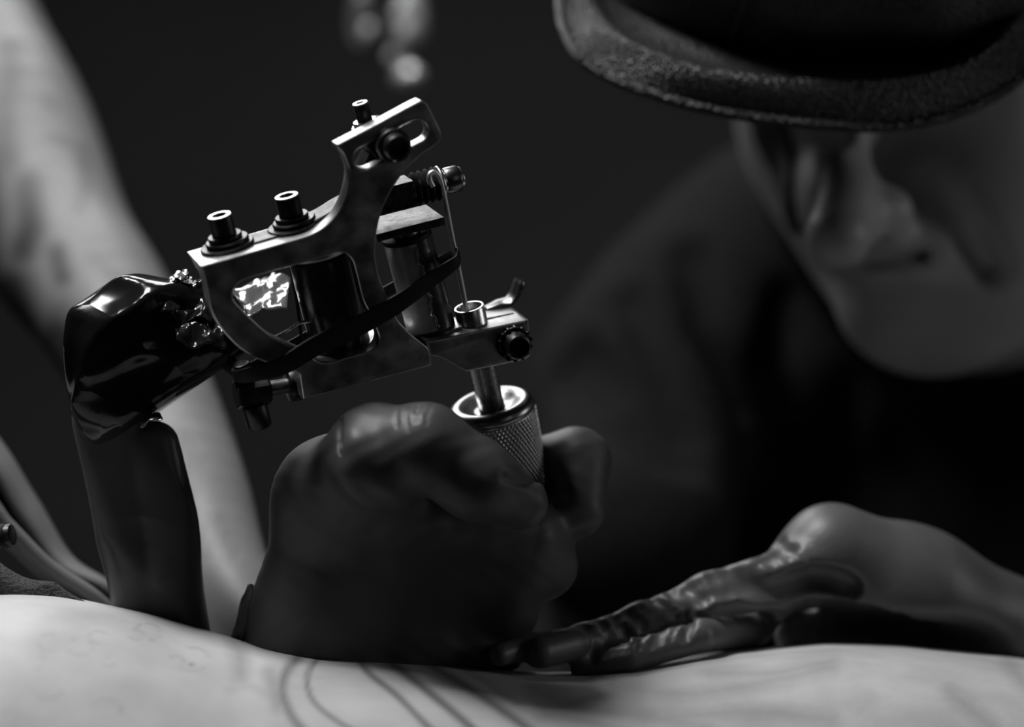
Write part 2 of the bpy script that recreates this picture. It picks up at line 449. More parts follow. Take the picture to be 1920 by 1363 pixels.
def turned(name, prof, org, axis, mat, parent, seg=40, sa=0.6, **kw):
    bm = bmesh.new(); lathe(bm, prof, org, axis, seg)
    return bmobj(name, bm, mat, parent, smooth_angle=sa, **kw)
def rod_prof(r, h0, h1, b):
    return [(0, h0), (r - b, h0), (r - b * 0.3, h0 + b * 0.3), (r, h0 + b), (r, h1 - b), (r - b * 0.3, h1 - b * 0.3), (r - b, h1), (0, h1)]
def hollow_prof(r, ri, h0, h1, b):
    return [(0, h0), (r - b, h0), (r, h0 + b), (r, h1 - b), (r - b, h1), (ri + b, h1), (ri, h1 - b), (ri, h0 + (h1 - h0) * 0.25), (0, h0 + (h1 - h0) * 0.25)]
def tube(name, pts, rad, mat, parent, seg=10, closed=False, sy=1.0, **kw):
    bm = bmesh.new(); pts = [Vector(p) for p in pts]; n = len(pts); rings = []
    up = None
    for i, p in enumerate(pts):
        t = (pts[(i + 1) % n] - pts[i - 1]) if closed else (pts[min(i + 1, n - 1)] - pts[max(i - 1, 0)])
        t.normalize()
        if up is None: x, y, _ = frame_axes(t)
        else:
            x = (up - t * up.dot(t)).normalized(); y = t.cross(x)
        up = x
        r = rad[i] if hasattr(rad, '__len__') else rad
        rings.append([bm.verts.new(p + x * r * math.cos(6.283185 * k / seg) + y * r * sy * math.sin(6.283185 * k / seg)) for k in range(seg)])
    for i in range(n if closed else n - 1):
        A, B = rings[i], rings[(i + 1) % n]
        for k in range(seg): bm.faces.new((A[k], A[(k + 1) % seg], B[(k + 1) % seg], B[k]))
    if not closed: bm.faces.new(rings[0][::-1]); bm.faces.new(rings[-1])
    return bmobj(name, bm, mat, parent, smooth_angle=1.0, **kw)

TH = 0.0052
outer = [(377, 499, 'c'), (430, 484), (494, 466), (560, 447), (590, 436), (613, 421), (632, 400), (645, 374), (653, 346), (655, 322), (650, 304),
         (643, 288), (633, 277, 'c'), (632, 271, 'c'), (700, 236), (778, 194), (793, 190), (803, 198), (816, 224), (828, 251), (824, 265), (808, 279), (790, 291), (762, 318),
         (745, 341), (730, 366), (717, 395), (709, 424), (705, 453), (705, 484), (711, 517), (722, 546), (742, 593), (760, 616), (780, 635),
         (800, 650), (806, 661), (810, 686, 'c'), (720, 709), (643, 729), (569, 749, 'c'), (562, 703, 'c'), (545, 694), (528, 688), (500, 680), (471, 667), (445, 649), (421, 624), (404, 600), (394, 576), (388, 545)]
inner = [(437, 559), (441, 540), (458, 526), (508, 510), (560, 496), (610, 482), (640, 474), (660, 487), (669, 515), (681, 562), (696, 592), (705, 615), (711, 634), (705, 650), (688, 660),
         (649, 670), (618, 679), (595, 677), (573, 660), (545, 648), (508, 629), (475, 601), (452, 578)]
slot_c0, slot_c1, slot_r = np.array([684.0, 297.0]), np.array([783.0, 246.0]), 21.0
dv = (slot_c1 - slot_c0) / np.linalg.norm(slot_c1 - slot_c0); nv = np.array([-dv[1], dv[0]])
slot = []
for k in range(13):
    a = -math.pi / 2 + math.pi * k / 12; slot.append(tuple(slot_c1 + slot_r * (dv * math.cos(a) + nv * math.sin(a))))
for k in range(13):
    a = math.pi / 2 + math.pi * k / 12; slot.append(tuple(slot_c0 + slot_r * (dv * math.cos(a) + nv * math.sin(a))))
slot_l = [loc(p[0], p[1], 0)[:2] for p in slot]
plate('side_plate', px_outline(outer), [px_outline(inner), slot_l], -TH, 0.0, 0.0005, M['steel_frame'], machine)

# shelf behind the plate: follows the top edge and carries the springs
def ribbon_block(name, top_px, depth_down, w0, w1, bev, mat, **kw):
    top = [loc(p[0], p[1], 0)[:2] for p in spline(top_px, 4)]
    low = [np.array(p) + np.array(depth_down) for p in top[::-1]]
    return plate(name, top + low, [], w0, w1, bev, mat, machine, **kw)
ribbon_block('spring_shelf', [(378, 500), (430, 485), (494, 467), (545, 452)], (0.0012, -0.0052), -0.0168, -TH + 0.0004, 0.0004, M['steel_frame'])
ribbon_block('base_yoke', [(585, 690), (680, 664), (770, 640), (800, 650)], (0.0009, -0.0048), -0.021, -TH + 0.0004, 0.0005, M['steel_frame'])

axV = (0, 1, 0)
def shelf_bolt(px, py, w):
    o = loc(px, py, w)
    b = turned('shelf_screw', hollow_prof(0.0033, 0.0020, 0.0, 0.0092, 0.00035), o + np.array([0, 0.0004, 0]), axV, M['black_steel'], machine)
    turned('washer', [(0.0028, 0), (0.0071, 0), (0.0073, 0.0003), (0.0073, 0.0011), (0.0070, 0.0014), (0.0028, 0.0014)], o + np.array([0, 0.0002, 0]), axV, M['black_steel'], b)
    turned('washer', [(0.0028, 0), (0.0056, 0), (0.0059, 0.0003), (0.0059, 0.0009), (0.0056, 0.0012), (0.0028, 0.0012)], o + np.array([0.0003, 0.0017, 0]), axV, M['black_steel'], b)
    turned('washer', [(0.0028, 0), (0.0044, 0), (0.0046, 0.0003), (0.0046, 0.0009), (0.0044, 0.0012), (0.0028, 0.0012)], o + np.array([0.0, 0.003, 0]), axV, M['black_steel'], b)
    turned('screw_rim', [(0.0020, 0.0090), (0.0021, 0.00935), (0.0031, 0.00935), (0.0033, 0.0090)], o + np.array([0, 0.0004, 0]), axV, M['steel'], b)
    turned('socket_shade', [(0, 0.0070), (0.0020, 0.0070), (0.0020, 0.0074), (0, 0.0074)], o + np.array([0, 0.0004, 0]), axV, M['rubber'], b)  # black disc added to paint the shade down inside the screw hole
    return b
shelf_bolt(428, 467, -0.0100)
shelf_bolt(553, 430, -0.0105)
# rear spring: flat strip from the first bolt, rising to the armature bar behind the stem
def strip(name, path, w0, w1, th, mat, parent=machine, **kw):
    bm = bmesh.new(); rows = []
    n = len(path)
    for i, p in enumerate(path):
        t = np.array(path[min(i + 1, n - 1)]) - np.array(path[max(i - 1, 0)]); t = t / np.linalg.norm(t); nn = np.array([-t[1], t[0]])
        a = np.array(p) + nn * th / 2; b = np.array(p) - nn * th / 2
        rows.append([bm.verts.new((a[0], a[1], w0)), bm.verts.new((a[0], a[1], w1)), bm.verts.new((b[0], b[1], w1)), bm.verts.new((b[0], b[1], w0))])
    for A, B in zip(rows[:-1], rows[1:]):
        for k in range(4): bm.faces.new((A[k], A[(k + 1) % 4], B[(k + 1) % 4], B[k]))
    bm.faces.new(rows[0]); bm.faces.new(rows[-1][::-1])
    return bmobj(name, bm, mat, parent, smooth_angle=0.5, **kw)
sp = spline([loc(395, 474, -0.01)[:2], loc(470, 452, -0.01)[:2], loc(540, 430, -0.01)[:2], loc(600, 402, -0.01)[:2], loc(650, 374, -0.01)[:2], loc(700, 372, -0.01)[:2], loc(745, 372, -0.01)[:2]], 6)
strip('rear_spring', sp, -0.0142, -0.0062, 0.0011, M['spring'])
strip('front_spring', spline([loc(650, 372, -0.01)[:2], loc(668, 330, -0.01)[:2], loc(690, 286, -0.01)[:2]], 6), -0.0145, -0.0075, 0.0009, M['black_steel'])

# front binding post: knob in the slot, contact screw through it
kb = loc(737, 272, 0.0008)
post = turned('binding_post', rod_prof(0.0026, -0.014, 0.004, 0.0003), kb, (0, 0, 1), M['black_steel'], machine)
turned('post_washer', [(0.002, -0.0004), (0.0043, -0.0004), (0.0047, 0.0), (0.0047, 0.0010), (0.0044, 0.0014), (0.002, 0.0014)], kb, (0, 0, 1), M['knob'], post)
turned('post_knob', [(0, 0.0012), (0.0033, 0.0012), (0.0036, 0.0016), (0.0036, 0.0046), (0.0033, 0.0050), (0.0025, 0.0050), (0.0023, 0.0046), (0.0023, 0.0020), (0, 0.0020)], kb, (0, 0, 1), M['knob'], post)
turned('post_collar', rod_prof(0.0052, -0.0155, -0.0058, 0.0006), kb, (0, 0, 1), M['black_steel'], post)
cs_top = loc(675, 193, -0.0105); cs_dir = loc(690, 246, -0.0105) - cs_top; cs_dir /= np.linalg.norm(cs_dir)
cs = turned('contact_screw', hollow_prof(0.0021, 0.0011, -0.030, 0.0, 0.0002), cs_top, -cs_dir, M['black_steel'], machine)
turned('screw_rim', [(0.0011, -0.0003), (0.0012, 0.0001), (0.0020, 0.0001), (0.0022, -0.0003)], cs_top, -cs_dir, M['steel'], cs)
turned('lock_nut', [(0.0020, 0), (0.0042, 0), (0.0045, 0.0004), (0.0045, 0.0014), (0.0042, 0.0018), (0.0020, 0.0018)], cs_top + cs_dir * 0.0062, cs_dir, M['steel'], cs, seg=8, sa=0.3)
turned('lock_nut', [(0.0020, 0), (0.0032, 0), (0.0034, 0.0003), (0.0034, 0.0016), (0.0030, 0.0019), (0.0020, 0.0019)], cs_top + cs_dir * 0.0050 + np.array([0.0, 0, -0.0004]), cs_dir, M['steel'], cs, seg=10, sa=0.3)

# armature bar, nipple, grommets
wA = -0.0105
a0, a1 = loc(690, 378, wA), loc(770, 357, wA)
bm = bmesh.new()
ad = a1 - a0; al = np.linalg.norm(ad); ad /= al; an = np.cross([0, 0, 1], ad)
prof = [(-.0033, -.0042), (.0033, -.0042), (.0036, -.0038), (.0036, .0038), (.0033, .0042), (-.0033, .0042), (-.0036, .0038), (-.0036, -.0038)]
rings = [[bm.verts.new(Vector(c + an * p[0] + np.array([0, 0, 1]) * p[1])) for p in prof] for c in (a0, a1)]
for k in range(8): bm.faces.new((rings[0][k], rings[0][(k + 1) % 8], rings[1][(k + 1) % 8], rings[1][k]))
bm.faces.new(rings[0][::-1]); bm.faces.new(rings[1])
arm = bmobj('armature_bar', bm, M['spring'], machine, smooth_angle=0.3)
bar_l = al
nip = turned('bar_tip', rod_prof(0.0031, -0.001, 0.0150, 0.0004), a1, ad, M['brushed'], arm)
for k in range(4):
    o = a1 + ad * (0.0005 + 0.0019 * k)
    turned('grommet_ring', [(0.0026, 0), (0.0042, 0.0002), (0.0048, 0.0009), (0.0042, 0.0016), (0.0026, 0.0018)], o, ad, M['rubber'], arm, sa=1.0)
turned('bar_tip_head', rod_prof(0.0037, 0.0098, 0.0142, 0.0007), a1, ad, M['knob'], arm)
# plate over the front coil
pl0 = [loc(690, 431, wA)[:2], loc(760, 413, wA)[:2], loc(816, 399, wA)[:2]]
strip('contact_bar', [pl0[0] + np.array([0, -0.0006]), pl0[1] + np.array([0, -0.0006]), pl0[2] + np.array([0.0, -0.0006])], -0.0185, -0.0030, 0.0022, M['spring'])
# coils
def coil(c_top, c_bot, w, r, mat, wrapmat):
    t = loc(*c_top, w); b = loc(*c_bot, w); d = t - b; L_ = np.linalg.norm(d)
    c = turned('coil', [(0, 0), (r * 0.98, 0), (r, 0.0004), (r, L_ - 0.0004), (r * 0.98, L_), (0, L_)], b, d, wrapmat, machine, seg=48)
    turned('coil_washer', rod_prof(r * 1.06, -0.0012, 0.0002, 0.0003), b, d, M['rubber'], c, seg=48)
    turned('coil_washer', rod_prof(r * 1.06, L_ - 0.0002, L_ + 0.0012, 0.0003), b, d, M['rubber'], c, seg=48)
    turned('coil_core', rod_prof(0.0039, L_, L_ + 0.0032, 0.0004), b, d, M['steel'], c)
    return c
coil((763, 446), (806, 610), -0.0125, 0.0066, None, M['coil_paper'])
coil((598, 480), (640, 655), -0.0125, 0.0083, None, M['coil_wrap'])
bm = bmesh.new()
# dark half sleeve wound over the front coil
t = loc(763, 446, -0.0125); b = loc(806, 610, -0.0125); d = Vector(t - b); L_ = d.length; d.normalize(); x = Vector((0, 0, 1)); y = d.cross(x)
rows = []
side = d.cross(Vector((0, 0, 1)))
for i in range(24):
    hh = L_ * i / 23; rows.append([])
    e0 = 0.05 + 0.05 * math.sin(i * 0.9) + 0.04 * math.sin(i * 2.3)
    for k in range(22):
        a = e0 + (3.2 - e0) * k / 21
        rows[-1].append(bm.verts.new(Vector(b) + d * hh + Vector((0, 0, 1)) * math.cos(a) * 0.0070 + side * math.sin(a) * 0.0070))
for A, B in zip(rows[:-1], rows[1:]):
    for k in range(21): bm.faces.new((A[k], A[k + 1], B[k + 1], B[k]))
bmobj('coil_tape', bm, M['coil_wrap'], machine, smooth_angle=1.2)
tube('coil_streak', [Vector(b) + d * (L_ * i / 23) + Vector((0, 0, 1)) * math.cos(0.05 + 0.05 * math.sin(i * 0.9) + 0.04 * math.sin(i * 2.3) - .04) * 0.00705 + side * math.sin(0.05 + 0.05 * math.sin(i * 0.9) + 0.04 * math.sin(i * 2.3) - .04) * 0.00705 for i in range(1, 23)], 0.00042, M['steel'], machine, 6)  # bright steel tube added as the highlight streak down the coil
yt = loc(838, 612, -0.0115)
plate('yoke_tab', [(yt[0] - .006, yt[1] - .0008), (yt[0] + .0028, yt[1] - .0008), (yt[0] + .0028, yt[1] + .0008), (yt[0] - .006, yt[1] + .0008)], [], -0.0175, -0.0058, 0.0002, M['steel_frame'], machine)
# wires between coil and rear post
tube('coil_wire', [loc(*q, -0.006) for q in spline([(582, 602), (560, 606), (535, 622), (508, 634)], 6)], 0.0004, M['brushed'], machine, 6)
tube('coil_wire', [loc(*q, -0.019) for q in spline([(545, 500), (553, 545), (560, 590), (566, 640)], 6)], 0.00045, M['rubber'], machine, 6)

# tube vise
wf, wb = -0.0022, -0.0178
vo = [(800, 640, 'c'), (824, 636), (905, 618), (984, 601), (990, 603), (993, 612), (996, 660), (992, 670), (977, 677), (930, 687), (880, 697), (868, 695), (845, 681), (824, 671), (806, 668, 'c')]
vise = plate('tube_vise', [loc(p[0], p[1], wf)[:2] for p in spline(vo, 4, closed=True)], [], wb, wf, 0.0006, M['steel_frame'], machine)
# slit of the clamp: dark inset line across the top
tp = [loc(908, 618, wf), loc(988, 601, wf)]
strip('clamp_slit', [tp[0][:2] + np.array([0.0, 0.00005]), tp[1][:2] + np.array([-0.001, 0.00005])], -0.0104, -0.0096, 0.0007, M['rubber'], vise)
vb = loc(962, 642, wf)
cb = turned('clamp_bolt', [(0, 0.0), (0.0037, 0.0), (0.0040, 0.0004), (0.0038, 0.0040), (0.0033, 0.0052), (0.0028, 0.0055), (0.0026, 0.0050), (0.0026, 0.0022), (0, 0.0022)], vb, (0, 0, 1), M['spring'], vise)
bm = bmesh.new()
for k in range(14):
    a = 6.283185 * k / 14
    lathe(bm, rod_prof(0.0006, 0.0, 0.0024, 0.0002), Vector(vb) + Vector((math.cos(a) * 0.0046, math.sin(a) * 0.0046, 0)), (0, 0, 1), 8)
lathe(bm, rod_prof(0.0048, 0.0, 0.0018, 0.0003), Vector(vb), (0, 0, 1), 32)
bmobj('scalloped_nut', bm, M['black_steel'], vise, smooth_angle=0.8)
wn = loc(915, 590, wb) + np.array([0.004, 0.001, -0.001])
tube('wing_screw', [wn + np.array(q) for q in [(-0.004, 0.0005, 0), (0, 0.0006, 0), (0.003, 0.0004, 0), (0.0055, 0.0022, 0), (0.0072, 0.0046, 0), (0.0078, 0.0056, 0)]], [0.0008, 0.0013, 0.0013, 0.0013, 0.0015, 0.0012], M['knob'], vise, 10, sy=2.2)

# tube, grip
wT = -0.0100
g_top = loc(919, 752, wT); t_top = loc(879, 575, wT)
TA = t_top - g_top; TL = np.linalg.norm(TA); TA /= TL
tb = turned('steel_tube', [(0, -0.005), (0.0038, -0.005), (0.0038, TL - 0.0080), (0, TL - 0.0080)], g_top, TA, M['brushed'], machine, seg=56)
turned('tube_collar', [(0.0036, TL - 0.0092), (0.0043, TL - 0.0090), (0.0043, TL - 0.0003), (0.0041, TL), (0.0037, TL), (0.0035, TL - 0.0004), (0.0035, TL - 0.007), (0, TL - 0.007)], g_top, TA, M['brushed'], tb, seg=56)
turned('bore_shade', [(0, TL - 0.0022), (0.0035, TL - 0.0022), (0.0035, TL - 0.0026), (0, TL - 0.0026)], g_top, TA, M['rubber'], tb)  # black disc added so the inside of the collar looks shaded
GR = 0.0125
def rad(h): return GR * (1.0 - 0.0022 / 0.06 * 0 - 0.30 * (h / 0.062) ** 1.0 * 0.55)
grip = turned('grip', [(0.0036, -0.0022), (0.0046, -0.0024), (0.0058, -0.0021), (0.0074, -0.0010), (0.0088, -0.0002), (0.0100, 0.0), (0.0110, -0.0003), (0.0118, -0.0009), (0.0123, -0.0018), (0.0125, -0.0028), (0.0122, -0.0034), (0.0117, -0.0038), (0.0112, -0.0042), (0, -0.0042)], g_top, TA, M['grip_steel'], machine, seg=96, sa=1.0)
# knurled body: diamond pyramids cut by two crossing helices
NK, HK = 768, 330
x, y, a = frame_axes(TA); x, y, a = np.array(x), np.array(y), np.array(a)
H = np.linspace(0.0036, 0.048, HK); A = np.linspace(0, 2 * np.pi, NK, endpoint=False)
hh, aa = np.meshgrid(H, A, indexing='ij')
starts = 64; twist = starts * 0.0 + 2 * np.pi / 0.0023
tri = lambda q: np.abs((q / np.pi) % 2 - 1)
k1 = tri(aa * starts + hh * twist * 0.5 * 2); k2 = tri(aa * starts - hh * twist * 0.5 * 2)
disp = 0.00062 * np.minimum(k1, k2) ** 0.8
band = (np.abs(hh - 0.0285) < 0.00035) | (hh < 0.0042)
rr = GR * (1.0 - 0.165 * (hh - 0.0036) / 0.055) - 0.0006 + np.where(band, 0, disp)
Vk = g_top + (-hh)[..., None] * a + rr[..., None] * (np.cos(aa)[..., None] * x + np.sin(aa)[..., None] * y)
ii, jj = np.meshgrid(np.arange(HK - 1), np.arange(NK), indexing='ij')
Fk = np.stack([ii * NK + jj, (ii + 1) * NK + jj, (ii + 1) * NK + (jj + 1) % NK, ii * NK + (jj + 1) % NK], axis=-1).reshape(-1, 4)
mesh('knurling', Vk, Fk, M['steel'], grip, smooth=False, local=True)
rb = GR * 0.835
turned('grip_end', [(0, -0.0475), (rb * 1.03, -0.0475), (rb * 0.9, -0.050), (0.004, -0.051), (0, -0.051)], g_top, TA, M['steel'], grip)
turned('needle_tip', [(0, -0.050), (0.0030, -0.050), (0.0028, -0.053), (0.0018, -0.057), (0.0008, -0.060), (0.00025, -0.0605), (0.0002, -0.0625), (0, -0.0625)], g_top, TA, M['brushed'], machine, seg=32)

# needle bar with its eye loop over the nipple
wN = wA + 0.0052
eye = a1 + ad * 0.0085
nb = [(812, 350), (806, 338), (806, 327), (813, 323), (821, 328), (827, 342), (832, 362), (838, 392), (845, 430), (853, 470), (863, 520), (872, 568), (876, 590)]
wl = np.interp(np.arange(len(nb)), [0, 6, 12], [wA + 0.0050, wA + 0.0040, wT])
nbp = [loc(p[0], p[1], w) for p, w in zip(nb, wl)]
tube('needle_bar', [Vector(p) for p in spline([tuple(p) for p in nbp], 5)], 0.00072, M['needle'], machine, 10)
tube('needle_eye', [Vector(eye) + Vector(np.cross(ad, [0, 0, 1])) * 0.0042 * math.cos(6.283 * k / 28) + Vector((0, 0, 1)) * 0.0042 * math.sin(6.283 * k / 28) for k in range(28)], 0.0006, M['steel'], machine, 8, closed=True)

# rubber band: from the needle bar across the front of the plate to the rear post, back behind
bf = [(858, 488, -0.002), (852, 494, 0.0), (815, 520, 0.001), (760, 560, 0.003), (715, 588, 0.0035), (650, 622, 0.004), (590, 650, 0.004), (530, 686, 0.0035), (480, 700, 0.002), (448, 706, -0.002), (440, 700, -0.008),
      (470, 690, -0.013), (560, 640, -0.0225), (700, 560, -0.0235), (800, 505, -0.022), (846, 480, -0.0160), (858, 474, -0.0085)]
bp_ = [tuple(loc(*q)) for q in bf]
def flat_band(name, pts, hw, th, mat, parent, **kw):
    bm = bmesh.new(); rows = []; n = len(pts)
    for i in range(n):
        t = (pts[(i + 1) % n] - pts[i - 1]).normalized()
        out = Vector((0, 0, 1)); s_ = t.cross(out)
        if s_.length < 0.2: s_ = Vector((0, 1, 0))
        side = Vector((0, 1, 0)) - t * t.y
        side.normalize(); nrm = t.cross(side)
        hw_ = hw[i] if hasattr(hw, '__len__') else hw
        rows.append([bm.verts.new(pts[i] + side * a_ * hw_ + nrm * b_ * th) for a_, b_ in ((-1, -.6), (-.7, -1), (.7, -1), (1, -.6), (1, .6), (.7, 1), (-.7, 1), (-1, .6))])
    for i in range(n):
        A, B = rows[i], rows[(i + 1) % n]
        for k in range(8): bm.faces.new((A[k], A[(k + 1) % 8], B[(k + 1) % 8], B[k]))
    return bmobj(name, bm, mat, parent, smooth_angle=1.0, **kw)
bs = [Vector(p) for p in spline(bp_, 6, closed=True)]
nb_ = len(bs)
hw = [0.0016 + 0.0012 * max(0.0, math.sin(math.pi * min(1, max(0, (i / nb_ - 0.05) / 0.5)))) for i in range(nb_)]
flat_band('rubber_band', bs, hw, 0.0005, M['rubber'], machine)

# rear binding post under the plate
rp = loc(560, 725, -0.010)
ro = loc(545, 722, -0.010); rl = loc(478, 733, -0.010)
rd = ro - rl; rL = np.linalg.norm(rd)
turned('rear_rod', rod_prof(0.0021, -0.001, rL + 0.004, 0.0003), rl, rd, M['steel_frame'], machine)
turned('rear_flange', rod_prof(0.0046, rL - 0.001, rL + 0.003, 0.0008), rl, rd, M['black_steel'], machine)
bk = turned('rear_clamp', rod_prof(0.0046, -0.0055, 0.0040, 0.0008), rl, rd, M['black_steel'], machine, seg=6, sa=0.3)
turned('thumb_screw', rod_prof(0.0034, -0.0105, -0.0035, 0.0006), loc(470, 735, -0.010), axV, M['black_steel'], bk)
turned('thumb_screw', rod_prof(0.0027, 0.0030, 0.0075, 0.0005), loc(462, 728, -0.010), axV, M['black_steel'], bk)

# ---------------------------------------------------------------- gloved hand that holds the machine, with the tattooed forearm it belongs to
holder = empty('person', P(470, 1180, 0.06), 'bare tattooed forearm at the left and its black gloved hand gripping the tattoo machine', 'person')
def Q(px, py, Y): return P(px, py, Y)
armp = [(-130, -330, .40, 150), (-95, 0, .36, 148), (25, 250, .29, 150), (105, 450, .235, 143), (195, 580, .195, 132), (285, 750, .15, 118), (365, 930, .105, 104), (425, 1090, .07, 88), (500, 1200, .05, 92), (600, 1215, .04, 110)]
AP = [Q(a, b, c) for a, b, c, r in armp]; AR = [R(r, c) for a, b, c, r in armp]
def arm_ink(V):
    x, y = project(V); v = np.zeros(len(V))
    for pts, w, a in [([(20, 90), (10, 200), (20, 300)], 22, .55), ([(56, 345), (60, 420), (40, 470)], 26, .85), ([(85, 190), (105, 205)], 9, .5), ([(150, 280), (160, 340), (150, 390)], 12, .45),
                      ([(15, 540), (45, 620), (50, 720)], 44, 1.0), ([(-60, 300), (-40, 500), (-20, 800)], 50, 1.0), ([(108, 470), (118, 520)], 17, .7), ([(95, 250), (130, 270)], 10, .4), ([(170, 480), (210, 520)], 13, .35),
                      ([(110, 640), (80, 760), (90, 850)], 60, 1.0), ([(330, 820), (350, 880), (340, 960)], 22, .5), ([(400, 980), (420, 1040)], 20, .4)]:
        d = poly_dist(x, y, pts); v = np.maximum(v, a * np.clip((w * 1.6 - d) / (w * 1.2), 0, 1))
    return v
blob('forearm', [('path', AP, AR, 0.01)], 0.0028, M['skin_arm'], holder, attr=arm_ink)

c = lambda px, py, Y: Q(px, py, Y)
hand = [
    # wrist and palm
    ('cap', c(600, 1235, .035), c(690, 1010, .040), .0235, .0215, .010),
    ('cap', c(760, 1200, .042), c(830, 1010, .050), .0235, .0190, .012),
    ('ell', c(760, 1080, .040), (.030, .020, .026), None, .012),
    # thenar, thumb base
    ('cap', c(592, 1130, .024), c(640, 930, .022), .0165, .0155, .010),
    ('ell', c(612, 940, .022), (.0145, .014, .015), None, .008),
    ('cap', c(640, 930, .014), c(706, 850, -.001), .0150, .0128, .008),
    # thumb
    ('cap', c(706, 848, -.004), c(798, 838, -.0100), .0126, .0110, .004),
    ('cap', c(798, 838, -.0100), c(893, 899, -.0085), .0110, .0102, .004),
    ('cap', c(893, 899, -.0085), c(976, 942, -.0005), .0102, .0074, .004),
    # index: behind the grip, bent down
    ('cap', c(800, 930, .055), c(1078, 866, .047), .0115, .0092, .006),
    ('cap', c(1083, 864, .045), c(1082, 958, .036), .0091, .0078, .004),
    # middle, ring, little
    ('cap', c(800, 1000, .055), c(1000, 950, .055), .0115, .0098, .006),
    ('cap', c(1005, 955, .052), c(1024, 1062, .036), .0096, .0090, .004),
    ('cap', c(800, 1070, .055), c(930, 1040, .053), .0115, .0098, .006),
    ('cap', c(935, 1045, .050), c(945, 1152, .034), .0094, .0086, .004),
    ('cap', c(790, 1130, .050), c(880, 1120, .048), .0110, .0090, .006),
    ('cap', c(880, 1125, .046), c(890, 1212, .032), .0088, .0080, .004),
    # second segments filling the fist between the thumb and the fingers
    ('cap', c(930, 1150, .036), c(950, 1215, .042), .0080, .0065, .006),
    ('cap', c(770, 950, .016), c(985, 1010, .026), .0140, .0100, .010),
    ('cap', c(760, 1040, .030), c(945, 1090, .030), .0140, .0095, .010),
]
def cut(pts, r, k, Ys=None): return ('fn', None)
fn0 = field(hand)
def crease(pts, r, k=0.0012, inset=0.0):
    q = [hit(fn0, a, b) for a, b in [tuple(p) for p in spline(pts, 4)]]
    q = [p for p in q if p is not None]
    return ('cut', q, r, k)
def ridge(pts, r, k=0.0015, sink=0.4):
    q = [hit(fn0, a, b) for a, b in [tuple(p) for p in spline(pts, 4)]]
    q = [p + np.array([0, r * sink, 0]) for p in q if p is not None]
    return ('path', q, [r] * len(q), k)
hand2 = list(hand)
hand2.append(ridge([(668, 830), (690, 865), (720, 900), (765, 935)], .0016, .006, .5))
hand2.append(ridge([(655, 885), (690, 925), (745, 955), (800, 972)], .0020, .008, .6))
hand2.append(crease([(636, 788), (640, 830), (656, 868), (682, 905), (716, 935)], .0009, .0016))
for pts in ([(771, 760), (763, 780), (765, 806)], [(783, 759), (776, 778), (778, 790)], [(795, 759), (785, 772), (784, 792)], [(805, 758), (793, 768), (780, 772)], [(748, 764), (743, 780), (744, 800)], [(812, 758), (800, 778), (799, 795)]):
    hand2.append(crease(pts, .00030, .0006))
hand2.append(crease([(945, 893), (972, 905), (998, 903), (1022, 893)], .0006, .0014))
hand2.append(crease([(1030, 905), (1040, 930), (1042, 950)], .0005, .0012))
def soft(p, d):
    w = 0.00010 * (np.sin(p[..., 0] * 620 + 3 * np.sin(p[..., 2] * 260)) * np.sin(p[..., 2] * 540 + p[..., 1] * 300))
    return d + w
hand2.append(('fn', soft))
hand_ob, hand_fn = blob('glove', hand2, 0.0006, M['glove'], holder, lo=np.min([P(440, 1300, .0), P(440, 720, -.024)], axis=0) + np.array([0, -.007, 0]), hi=np.max([P(1180, 730, .09), P(1180, 1300, .09)], axis=0) + np.array([.004, .0, .0]))
# cuff roll at the wrist
# ---------------------------------------------------------------- second gloved hand, stretching the skin at the right, belongs to the capped person
artist = empty('person', P(1650, 900, 0.30), 'person in black leather cap and dark shirt, gloved hand pressed flat on the skin', 'person')
YB = .055
handB = [
    ('cap', c(1960, 1215, YB + .04), c(1700, 1120, YB + .02), R(112, YB), R(122, YB), .02),
    ('cap', c(1700, 1120, YB + .02), c(1560, 1040, YB + .012), R(120, YB), R(86, YB), .015),
    ('cap', c(1560, 1040, YB + .012), c(1480, 1100, YB + .01), R(80, YB), R(72, YB), .010),
    ('cap', c(1500, 1190, YB + .030), c(1850, 1215, YB + .040), R(50, YB), R(70, YB), .008),
    ('cutell', c(1660, 1236, YB - .012), (R(330, YB), .040, R(70, YB)), None, .006),
    # index finger (upper, wrinkled)
    ('cap', c(1470, 1085, YB), c(1330, 1117, YB - .004), R(56, YB), R(42, YB), .006),
    ('cap', c(1330, 1117, YB - .004), c(1200, 1166, YB - .008), R(41, YB), R(33, YB), .003),
    ('cap', c(1200, 1166, YB - .008), c(1095, 1203, YB - .018), R(33, YB), R(31, YB), .003),
    ('cap', c(1095, 1203, YB - .018), c(1012, 1224, YB - .030), R(31, YB), R(29, YB), .003),
    # thumb in front, lower
    ('cap', c(1420, 1175, YB + .016), c(1310, 1193, YB - .014), R(34, YB), R(31, YB), .001),
    ('cap', c(1310, 1193, YB - .014), c(1180, 1228, YB - .020), R(31, YB), R(31, YB), .001),
    ('cap', c(1180, 1228, YB - .020), c(1090, 1245, YB - .020), R(31, YB), R(25, YB), .001),
    # middle finger behind
    ('cap', c(1470, 1120, YB + .02), c(1180, 1190, YB + .012), R(48, YB), R(32, YB), .004),
    ('cap', c(1180, 1190, YB + .004), c(1000, 1212, YB - .022), R(30, YB), R(24, YB), .002),
    ('cap', c(1000, 1212, YB - .022), c(936, 1228, YB - .034), R(24, YB), R(21, YB), .002),
    # heel of the hand
]
fn0 = field(handB)
hb = list(handB)
rng = random.Random(8)
